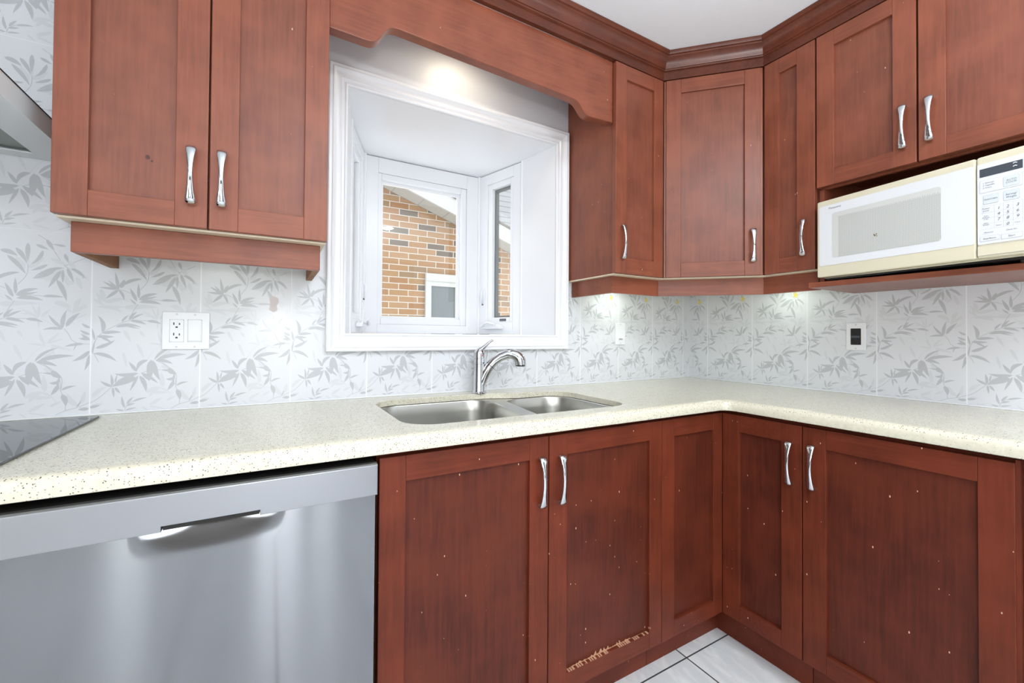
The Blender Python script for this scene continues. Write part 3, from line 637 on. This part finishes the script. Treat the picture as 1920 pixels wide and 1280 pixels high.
for k in range(79): mb.add([(xs[k], .0106, .1742), (xs[k+1], .0106, .1742), (xs[k+1], .0106, tops[k+1]), (xs[k], .0106, tops[k])], [(0, 1, 2, 3)])
for k in range(0, 79, 2):
    if random.random() < .75: mb.box(xs[k], xs[k+1]+.003*random.random(), -.0003, .0108, .1738, .1753)
mb.build('worn_edge', 'chip', d2)
MB(T).box(0, .929, .067, .083, .001, .1135).build('toe_kick', 'low_h', B1)

B2 = thing('corner_base_cabinet', 'worn cherry corner base cabinet with two door leaves meeting at the inside corner', 'base cabinet', (-.61, -.61, 0))
wprism(B2, 'body', 'low_v', [(-.935, -.02), (-.935, -.577), (-.577, -.577), (-.577, -.879), (-.02, -.879), (-.02, -.02)], .114, .872)
T2 = Matrix.Translation((-.9355, -.61, 0))
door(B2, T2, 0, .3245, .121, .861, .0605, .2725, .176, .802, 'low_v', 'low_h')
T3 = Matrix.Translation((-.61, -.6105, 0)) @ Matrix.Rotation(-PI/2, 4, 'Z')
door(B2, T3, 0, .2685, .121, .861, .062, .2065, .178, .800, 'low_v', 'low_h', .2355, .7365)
wprism(B2, 'toe_kick', 'low_h', [(-.935, -.527), (-.935, -.543), (-.543, -.543), (-.543, -.879), (-.527, -.879), (-.527, -.527)], .001, .1135)

B3 = thing('base_cabinet', 'worn single-door cherry base cabinet at the right end, under the short worktop leg', 'base cabinet', (-.61, -.8815, 0), -PI/2)
T = frame(B3)
MB(T).box(0, .446, .033, .59, .114, .872).build('body', 'low_v', B3)
door(B3, T, .0005, .4385, .121, .861, .0645, .380, .180, .802, 'low_v', 'low_h', .030, .7395)
MB(T).box(0, .446, .067, .083, .001, .1135).build('toe_kick', 'low_h', B3)
MB(T).box(.4385, .446, .006, .021, .114, .868).build('end_strip', 'low_v', B3)

EP = thing('undercounter_appliance', 'grey steel appliance edge under the worktop, right of the right base cabinet', 'appliance', (-.60, -1.335, 0), -PI/2)
T = frame(EP)
MB(T).box(0, .40, .03, .56, .02, .870).build('body', 'graybox', EP)
MB(T).box(0, .40, .012, .029, .10, .866).build('door', 'graybox', EP, bevel=.003)

B5 = thing('base_cabinet', 'cherry base cabinet left of the dishwasher, under the cooktop', 'base cabinet', (-3.29, -.61, 0))
T = frame(B5)
MB(T).box(0, .805, .0215, .59, .114, .872).build('body', 'low_v', B5)
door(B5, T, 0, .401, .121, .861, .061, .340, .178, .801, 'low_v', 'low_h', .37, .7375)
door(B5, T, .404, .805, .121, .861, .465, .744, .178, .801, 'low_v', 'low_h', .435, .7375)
MB(T).box(0, .805, .067, .083, .001, .1135).build('toe_kick', 'low_h', B5)

# ---------------------------------------------------------------- worktop with sink cut-out
HOLE = round_poly([(-1.782, -.550, .085), (-1.016, -.554, .085), (-1.014, -.138, .10), (-1.215, -.144, .07), (-1.345, -.094, .07), (-1.782, -.094, .085)], 8)
FX, FY, RI = -.632, -.638, .035
def front_path(o, n=8):
    """front edge of the L, moved inwards by o"""
    c = (FX-RI, FY-RI); r = RI+o
    return [(-3.30, FY+o)] + [(c[0]+r*math.cos(a), c[1]+r*math.sin(a)) for a in [PI/2-PI/2*k/n for k in range(n+1)]] + [(FX+o, -1.78)]
ZT = .914
mb = MB()
out = front_path(.036) + [(-.0015, -1.78), (-.0015, -.0015), (-3.30, -.0015)]
holes = {0: inset(HOLE, -.002), 1: HOLE}
v, f = fill2d([out, holes[0]]); mb.add([(x, y, ZT) for x, y, _ in v], f)
v, f = fill2d([out, HOLE]); mb.add([(x, y, ZT-.02) for x, y, _ in v], f)
mb.loft([[(x, y, ZT) for x, y in holes[0]], [(x, y, ZT-.002) for x, y in HOLE], [(x, y, ZT-.02) for x, y in HOLE]], cap=False)
mb.loft([[(x, y, ZT) for x, y in out], [(x, y, ZT-.02) for x, y in out]], cap=False)
ep = [(.036, ZT)] + [(.018-.018*math.sin(a), ZT-.018+.018*math.cos(a)) for a in [PI/2*k/6 for k in range(7)]] + [(0, .882), (.0015, .8775), (.005, .876), (.036, .876)]
NP = len(front_path(0)); rings = []
for k in range(NP): rings.append([(*front_path(o)[k], z) for o, z in ep])
mb.loft(rings)
top = mb.build('worktop', 'quartz', smooth=35)
tag(top, 'cream speckled quartz worktop running in an L under both tiled walls', 'worktop')
tag(MB().box(-3.29, -.006, -.0062, -.0016, .9142, .9185).box(-.0062, -.0016, -1.77, -.0062, .9142, .9185).build('caulk_strip', 'white_p', bevel=.001), 'thin white caulk line along the foot of the tiles, behind the worktop', 'caulk')

# sink
SK = thing('double_sink', 'undermount stainless double-bowl sink set into the cream worktop below the bay window', 'sink', (-1.4, -.32, .69))
LBW = round_poly([(-1.776, -.546, .085), (-1.392, -.546, .075), (-1.340, -.088, .085), (-1.776, -.088, .085)], 8)
RBW = round_poly([(-1.352, -.546, .07), (-1.020, -.546, .085), (-1.018, -.140, .10), (-1.292, -.140, .07)], 8)
FL = rrect(-1.80, -.998, -.570, -.070, .06)
v, f = fill2d([FL, LBW, RBW]); mb = MB().add([(x, y, .8925) for x, y, _ in v], f); mb.build('rim', 'steel_sink', SK)
for bw, dx in ((LBW, (-1.57, -.31)), (RBW, (-1.165, -.33))):
    mb = MB(); rings = []
    for d, z in ((0, .8925), (.0015, .8915), (.003, .888), (.006, .85), (.012, .76), (.018, .728), (.028, .712), (.042, .704), (.06, .7015)): rings.append([(x, y, z) for x, y in inset(bw, d)])
    mb.loft(rings, cap=False); mb.add(rings[-1], [list(range(len(rings[-1])))])
    b = mb.build('bowl', 'steel_sink', SK, smooth=50)
    MB().lathe([(.052, .7022), (.050, .7045), (.040, .7045), (.036, .703), (.0, .703)], (*dx, 0)).build('drain', 'drain', b, smooth=40)

# faucet
FA = thing('faucet', 'chrome single-lever kitchen faucet with pull-out spout, behind the sink', 'faucet', (-1.362, -.0735, .9142))
T = frame(FA) @ Matrix.Rotation(math.atan2(-.49, .87), 4, 'Z')
MB(T).lathe([(.0, 0), (.030, 0), (.030, .003), (.027, .006), (.0235, .0075), (.0225, .012), (.0215, .10), (.0215, .1155), (.0195, .1165), (.0195, .1185), (.0215, .1195), (.0215, .136), (.0195, .137), (.0195, .139), (.0215, .140), (.0215, .158), (.0195, .166), (.014, .172), (0, .174)]).build('body', 'chrome', FA, smooth=35)
sp = [(-.001, 0, .018), (.012, 0, .05), (.024, 0, .078), (.040, 0, .1045), (.060, 0, .127), (.084, 0, .1445), (.110, 0, .1545), (.132, 0, .1555), (.147, 0, .150), (.158, 0, .140), (.163, 0, .128), (.1635, 0, .1125)]
rd = [.0175, .0190, .0192, .0188, .0184, .0184, .0188, .0200, .0215, .0226, .0228, .0215]
spo = MB(T).tube(sp, rd, 24, side=(0, 1, 0)).build('spout', 'chrome', FA, smooth=60)
MB(T).lathe([(0, .1075), (.0165, .1075), (.019, .109), (.0195, .1122), (0, .1125)], (.1635, 0, 0)).build('spray_face', 'blackp', spo, smooth=40)
MB(T).tube([(.044, 0, .1095), (.0455, 0, .1112)], [.0194, .0194], 24, side=(0, 1, 0)).build('joint_ring', 'blackp', spo, smooth=40)
MB(T).tube([(.104, 0, .170), (.118, 0, .1725), (.134, 0, .1735)], [.004, .006, .004], 12, side=(0, 1, 0), flat=[.0025, .003, .0025]).build('spray_button', 'blackp', spo, smooth=40)
MB(T).tube([(-.012, 0, .158), (-.002, 0, .168), (.012, 0, .178), (.026, 0, .190), (.038, 0, .2015), (.048, 0, .2085), (.056, 0, .2105)], [.010, .0165, .0145, .011, .009, .008, .0065], 20, side=(0, 1, 0), flat=[.008, .012, .010, .007, .0055, .0045, .004]).build('lever', 'chrome', FA, smooth=60)
hm = MB(frame(FA)).lathe([(.0, 0), (.003, 0), (.0025, .0012), (0, .0015)], (0, 0, 0), 12).build('hot_mark', 'red', FA, smooth=40)
hm.matrix_local = Matrix.Translation((.004, -.0213, .150)) @ Matrix.Rotation(PI/2, 4, 'X')

# ---------------------------------------------------------------- dishwasher
DW = thing('dishwasher', 'built-in stainless steel dishwasher with pocket handle under the worktop, left of the sink cabinet', 'dishwasher', (-2.478, -.637, 0))
T = frame(DW)
MB(T).box(.004, .596, .03, .58, .02, .845).build('tub_body', 'dark', DW)
NX, NZ = 60, 56; W_, Z0, Z1 = .598, .105, .7945
xc = .304
def dent(x, z):
    a = max(0, 1-((x-xc)/.115)**2); b = max(0, 1-(Z1-z)/.05)
    return .013*(a**1.2)*(b**1.6)
vs = []; fs = []
for j in range(NZ+1):
    z = Z0+(Z1-Z0)*(1-(1-j/NZ)**1.8)
    for i in range(NX+1):
        x = .001+W_*i/NX; vs.append((x, .004+dent(x, z), z))
for j in range(NZ):
    for i in range(NX): a = j*(NX+1)+i; fs.append((a, a+1, a+NX+2, a+NX+1))
mb = MB(T).add(vs, fs)
mb.box(.001, .001+W_, .0185, .029, Z0, Z1)
mb.box(.001, .002, .004, .0185, Z0, Z1); mb.box(W_, .001+W_, .004, .0185, Z0, Z1); mb.box(.001, .001+W_, .004, .0185, Z0, Z0+.002)
mb.build('door_panel', 'steel_dw', DW, smooth=30)
# control strip with a pocket notch in its lower edge
fr_ = [(.0005, .7955), (.2305, .7955), (.2305, .8055), (.3795, .8055), (.3795, .7955), (.5995, .7955), (.5995, .860), (.0005, .860)]
ins = [(.0005, .7955), (.2305, .7955), (.2305, .8055), (.3795, .8055), (.3795, .7955), (.5995, .7955), (.5995, .866), (.0005, .866)]
mb = MB(T).loft([[(x, -.012, z) for x, z in fr_], [(x, -.006, z if z < .85 else .8625) for x, z in fr_], [(x, .004, z if z < .85 else .8635) for x, z in fr_], [(x, .006, z if z < .85 else .845) for x, z in fr_], [(x, .028, z if z < .85 else .845) for x, z in fr_]])
cs_ = mb.build('control_strip', 'steel_lip', DW, bevel=.001)
MB(T).box(.232, .378, -.006, .0, .7965, .8053).build('pocket_handle', 'dark', cs_)
MB(T).box(.002, .598, .008, .30, .8455, .8615).build('top_shade_box', 'dark', DW)  # near-black box paints in the shade under the worktop edge
MB(T).box(.002, .598, .06, .075, .002, .10).build('kick_plate', 'blackp', DW)

# ---------------------------------------------------------------- cooktop and hood
CT = thing('cooktop', 'black glass cooktop set in the worktop at the far left', 'cooktop', (-2.86, -.29, .9142))
MB().prism(rrect(-3.235, -2.484, -.565, -.048, .012), lambda x, y, h: (x, y, h), .9143, .9195).build('glass_top', 'ceramic', CT, bevel=.0015)
for (x, y, r) in ((-3.05, -.19, .075), (-2.72, -.2, .07), (-3.05, -.42, .1), (-2.72, -.43, .07)):
    MB().loft([[(x+q*math.cos(2*PI*i/40), y+q*math.sin(2*PI*i/40), .9197) for i in range(40)] for q in (r, r-.003)], cap=False).build('burner_ring', 'gasket', CT)
HD = thing('range_hood', 'stainless steel range hood on the tiled wall, left of the cherry wall cabinet', 'range hood', (-2.92, -.24, 1.603))
hx0, hx1, hy = -3.30, -2.546, -.50
mb = MB()
for (x0, x1, y0, y1) in ((hx1-.077, hx1, hy, -.004), (hx0, hx0+.077, hy, -.004), (hx0+.077, hx1-.077, hy, hy+.06), (hx0+.077, hx1-.077, -.045, -.004)): mb.box(x0, x1, y0, y1, 1.603, 1.6065)
for (x0, x1, y0, y1) in ((hx1-.004, hx1, hy, -.004), (hx0, hx0+.004, hy, -.004), (hx0, hx1, hy, hy+.004), (hx0, hx1, -.008, -.004)): mb.box(x0, x1, y0, y1, 1.6065, 1.652)
ca = mb.build('canopy_lip', 'steel_hood', HD)
MB().box(hx0+.08, hx1-.08, hy+.063, -.048, 1.612, 1.616).build('grease_filter', 'mesh_filter', HD)
MB().add([], []).loft([[(hx0, hy, 1.653), (hx1, hy, 1.653), (hx1, -.004, 1.653), (hx0, -.004, 1.653)], [(-3.04, -.24, 1.72), (-2.80, -.24, 1.72), (-2.80, -.004, 1.72), (-3.04, -.004, 1.72)]]).build('canopy', 'steel_hood', HD)
MB().box(-3.04, -2.80, -.24, -.004, 1.721, 2.36).build('chimney', 'steel_hood', HD)
mb = MB().box(hx1+.0002, hx1+.0012, hy, -.004, 1.6495, 1.652); mb.build('edge_line', 'dark', HD)

# ---------------------------------------------------------------- wall plates
def plate(root, T, w, h): return MB(T).prism(rrect(0, w, 0, h, .003), lambda x, z, q: (x, -q, z), .0006, .0062).build('cover_plate', 'white_p', root, bevel=.0016)
def screws(root, T, pts, m='screw'):
    for x, z in pts: MB(T).prism([(x+.0028*math.cos(2*PI*k/12), z+.0028*math.sin(2*PI*k/12)) for k in range(12)], lambda a, b, q: (a, -q, b), .0062, .0070).build('screw', m, root)
def receptacle(root, T, x0, z0, w, h, m, slotm, par=True):
    r = MB(T).prism(rrect(x0, x0+w, z0, z0+h, .0025), lambda a, b, q: (a, -q, b), .0056, .0074).build('receptacle', m, root, bevel=.0008)
    mb = MB(T)
    for zc in (z0+h*.76, z0+h*.29):
        for xx, hh in ((x0+w*.30, .0075), (x0+w*.70, .006)): mb.box(xx-.0013, xx+.0013, -.0078, -.0070, zc, zc+hh)
        if not par: mb.box(x0+w*.17, x0+w*.30, -.0078, -.0070, zc+.0025, zc+.005)
        mb.prism([(x0+w*.5+.003*math.cos(a), zc-.007+.003*math.sin(a)) for a in [PI*k/8 for k in range(9)]] + [(x0+w*.5-.003, zc-.0085), (x0+w*.5+.003, zc-.0085)], lambda a, b, q: (a, -q, b), .0070, .0078)
    mb.build('slots', slotm, r)
    return r
P1 = thing('outlet_switch_plate', 'white double plate with receptacle and rocker switch on the tiles, under the left wall cabinet', 'wall plate', (-2.365, 0, 1.095))
T = frame(P1); plate(P1, T, .115, .112)
receptacle(P1, T, .018, .0225, .0335, .0665, 'white_p', 'slot')
sw = MB(T).prism(rrect(.0615, .0955, .0225, .0895, .0025), lambda a, b, q: (a, -q, b), .0056, .0070).build('rocker_switch', 'white_p', P1, bevel=.0006)
MB(T).add([(.0645, -.0072, .0265), (.0925, -.0072, .0265), (.0925, -.0072, .0865), (.0645, -.0072, .0865), (.0645, -.0110, .0265), (.0925, -.0110, .0265), (.0925, -.0076, .0865), (.0645, -.0076, .0865)], [(0, 1, 2, 3), (4, 5, 6, 7), (0, 1, 5, 4), (1, 2, 6, 5), (2, 3, 7, 6), (3, 0, 4, 7)]).build('rocker', 'white_p', sw)
MB(T).box(.0610, .0960, -.0064, -.0062, .0220, .0900).build('rocker_gap', 'gasket', sw)
MB(T).box(.0176, .0519, -.0064, -.0062, .0221, .0894).build('receptacle_gap', 'gasket', P1)
screws(P1, T, ((.0345, .1055), (.0785, .1045), (.0345, .0075), (.0785, .0075)))
P2 = thing('dimmer_switch', 'white slim dimmer switch on the back wall tiles, right of the bay window', 'switch', (-.571, 0, 1.101))
T = frame(P2); plate(P2, T, .068, .111)
MB(T).prism(rrect(.020, .048, .0225, .0885, .002), lambda a, b, q: (a, -q, b), .0056, .0085).build('paddle', 'white_p', P2, bevel=.0008)
MB(T).box(.022, .046, -.0092, -.0084, .0265, .0305).build('dimmer_slot', 'gasket', P2)
screws(P2, T, ((.034, .1035), (.034, .0075)))
P3 = thing('black_outlet', 'black receptacle in a white plate on the right wall tiles under the microwave shelf', 'outlet', (0, -.758, 1.093), -PI/2)
T = frame(P3); plate(P3, T, .066, .112)
receptacle(P3, T, .0155, .0225, .035, .067, 'blackp', 'slot', False)
MB(T).box(.0195, .0465, -.0085, -.0072, .0515, .0595).build('test_buttons', 'mw_disp', P3)
screws(P3, T, ((.033, .1045), (.033, .0075)))

# ---------------------------------------------------------------- microwave
MW = thing('microwave', 'white and cream countertop microwave standing slightly askew on the shelf under the wall cabinet', 'microwave', (-.36, -.811, 1.3452), math.atan2(-.411, -.06)) 
T = frame(MW)
Z = lambda z: z-1.3452
WM = .522
MB(T).box(.003, WM-.003, .032, .296, Z(1.358), Z(1.634)).build('case', 'mw_cream', MW, bevel=.004)
MB(T).box(.012, WM-.012, .036, .29, Z(1.3525), Z(1.3575)).build('base_plate', 'blackp', MW)
for fx in (.04, WM-.04):
    for fy in (.07, .26): MB(T).lathe([(0, 0), (.011, 0), (.012, .007), (0, .0072)], (fx, fy, .0002), 14).build('foot', 'blackp', MW, smooth=40)
dr_ = MB(T).prism(rrect(0, .4135, Z(1.3605), Z(1.634), .006), lambda x, z, q: (x, q, z), 0, .031).build('door', 'mw_cream', MW, bevel=.004, segs=3)
MB(T).prism(rrect(.008, .4125, Z(1.400), Z(1.614), .008), lambda x, z, q: (x, q, z), -.0012, .0).build('door_face', 'mw_white', dr_, bevel=.0005)
wv = MB(T).prism(rrect(.0518, .343, Z(1.4245), Z(1.5825), .008), lambda x, z, q: (x, q, z), -.0016, -.0011).build('oven_window', 'mw_win', dr_)
MB(T).prism([(.072, Z(1.4255)), (.334, Z(1.4255)), (.3425, Z(1.432)), (.3425, Z(1.5625)), (.072, Z(1.5645))], lambda x, z, q: (x, q, z), -.0020, -.00155).build('mesh_screen', 'mw_mesh', wv)
mb = MB(T)
for k in range(46):
    x = .0735+k*.0058; mb.box(x, x+.0028, -.0020, -.0016, Z(1.563), Z(1.5668))
mb.build('screen_teeth', 'mw_mesh', wv)
mb = MB(T)
for k in range(16):
    a = random.random()*2*PI; r = random.random()*.007; q = .0008+random.random()*.0012; x, z = .181+r*math.cos(a), Z(1.4755)+r*.8*math.sin(a)
    if k > 8: x, z = .181+random.uniform(-.012, .006), Z(1.4755)-random.random()*.035; q = .0006
    mb.prism([(x+q*math.cos(t), z+q*math.sin(t)) for t in [2*PI*i/7 for i in range(7)]], lambda u, v, h: (u, h, v), -.0024-k*1e-5, -.0019)
mb.build('splash_stain', mat('brown_stain', (112, 100, 70), .6), wv)
mb = MB(T); lettering(mb, 'Panasonic', .0098, (.0405, -.0016, Z(1.5985)), (1, 0, 0), (0, 0, 1), align='LEFT', wide=1.05)
mb.build('lettering', 'mw_ink', dr_)
cp_ = MB(T).prism(rrect(.4150, WM, Z(1.3605), Z(1.634), .006), lambda x, z, q: (x, q, z), 0, .031).build('control_panel', 'mw_cream', MW, bevel=.004, segs=3)
MB(T).prism(rrect(.4170, WM-.004, Z(1.3965), Z(1.6135), .003), lambda x, z, q: (x, q, z), -.0012, 0).build('keypad', 'mw_panel', cp_)
MB(T).box(.4218, .4995, -.0018, -.0012, Z(1.5775), Z(1.5995)).build('display', 'mw_disp', cp_)
mb = MB(T)
for (x, z) in ((.4865, 1.5945), (.4865, 1.5865)): mb.tube([(x-.0035, -.0020, Z(z)), (x, -.0020, Z(z)+.0016), (x+.0035, -.0020, Z(z))], [.0011]*3, 6)
mb.build('display_symbols', 'mw_lit', cp_)
def keyb(x0, x1, z0, z1, r=.0025, m='mw_key', d=0):
    k = MB(T).prism(rrect(x0, x1, Z(z0), Z(z1), r), lambda x, z, q: (x, q, z), -.0017-d, -.0012).build('key', 'mw_line', cp_)
    MB(T).prism(rrect(x0+.0006, x1-.0006, Z(z0)+.0006, Z(z1)-.0006, r), lambda x, z, q: (x, q, z), -.0020-d, -.0016-d).build('key_face', m, cp_)
keyb(.4219, .4995, 1.5345, 1.5685, m='mw_panel')
keyb(.4654, .494, 1.5385, 1.5645, .003, d=.0006); keyb(.4284, .457, 1.503, 1.5275, .003); keyb(.4652, .4938, 1.502, 1.5275, .003)
keyb(.4215, .4585, 1.4045, 1.4175, .0015, 'mw_panel'); keyb(.4611, .4985, 1.4035, 1.4165, .002, 'mw_panel')
keyb(.4167, WM-.005, 1.3665, 1.3925, .001, 'mw_cream')
mb = MB(T)
def tx(s, x, z, sz, sh=.2, al='CENTER'): lettering(mb, s, sz, (x, -.0028, Z(z)), (1, 0, 0), (0, 0, 1), shear=sh, align=al)
for s, x, z in (('1', .4569, 1.4835), ('2', .4732, 1.4835), ('3', .4905, 1.4835), ('4', .4569, 1.4690), ('5', .4732, 1.4690), ('6', .4905, 1.4690), ('7', .4569, 1.4545), ('8', .4732, 1.4545), ('9', .4905, 1.4545), ('0', .4732, 1.4385)): tx(s, x, z, .0105)
mb.build('digits', 'mw_ink', cp_); mb = MB(T)
for s, x, z, sz in (('AUTO', .4797, 1.5525, .0065), ('COOK', .4797, 1.5465, .0065), ('POPCORN', .4427, 1.5135, .0052), ('Serving/', .4795, 1.5155, .0062), ('Weight', .4795, 1.5085, .0062),
                    ('Power', .4334, 1.4895, .0055), ('Level', .4334, 1.4835, .0055), ('Auto', .4334, 1.4705, .0042), ('Defrost', .4334, 1.4660, .0042), ('in lbs', .4334, 1.4615, .0042), ('Auto', .4334, 1.4510, .0042), ('Reheat', .4334, 1.4465, .0042),
                    ('Timer', .4569, 1.4405, .0045), ('Clear', .4899, 1.4405, .0045), ('Memory', .4385, 1.4255, .0050), ('Clock Set', .4795, 1.4245, .0048), ('Stop/Reset', .4400, 1.4092, .0055), ('Start', .4798, 1.4080, .0062)):
    mb = MB(T); tx(s, x, z, sz); mb.build('key_lettering', 'mw_ink', cp_)
mb = MB(T)
for k, (s, z) in enumerate((('1. Beverage', 1.5585), ('2. Vegetable', 1.5520), ('3. Potato', 1.5455))): tx(s, .428, z, .0045, .1, 'LEFT')
mb.build('menu_lettering', 'mw_ink', cp_)
mb = MB(T)
for x in (.4485, .4650, .4820, .4985): mb.box(x-.0001, x+.0002, -.0014, -.0012, Z(1.436), Z(1.498))
for z in (1.4362, 1.4507, 1.4655, 1.4800, 1.4975): mb.box(.4225, .4985, -.0014, -.0012, Z(z)-.0001, Z(z)+.0002)
mb.build('keypad_grid', 'mw_line', cp_)

# torn sticker left on the tiles
mb = MB().prism([(-2.091, 1.262), (-2.078, 1.268), (-2.066, 1.262), (-2.063, 1.248), (-2.070, 1.236), (-2.067, 1.222), (-2.078, 1.214), (-2.092, 1.222), (-2.088, 1.240)], lambda x, z, q: (x, -q, z), .0004, .0008)
tag(mb.build('torn_sticker', mat('sticker_residue', (214, 206, 206), .5)), 'torn pale sticker residue on the tiles between the double plate and the window', 'sticker')
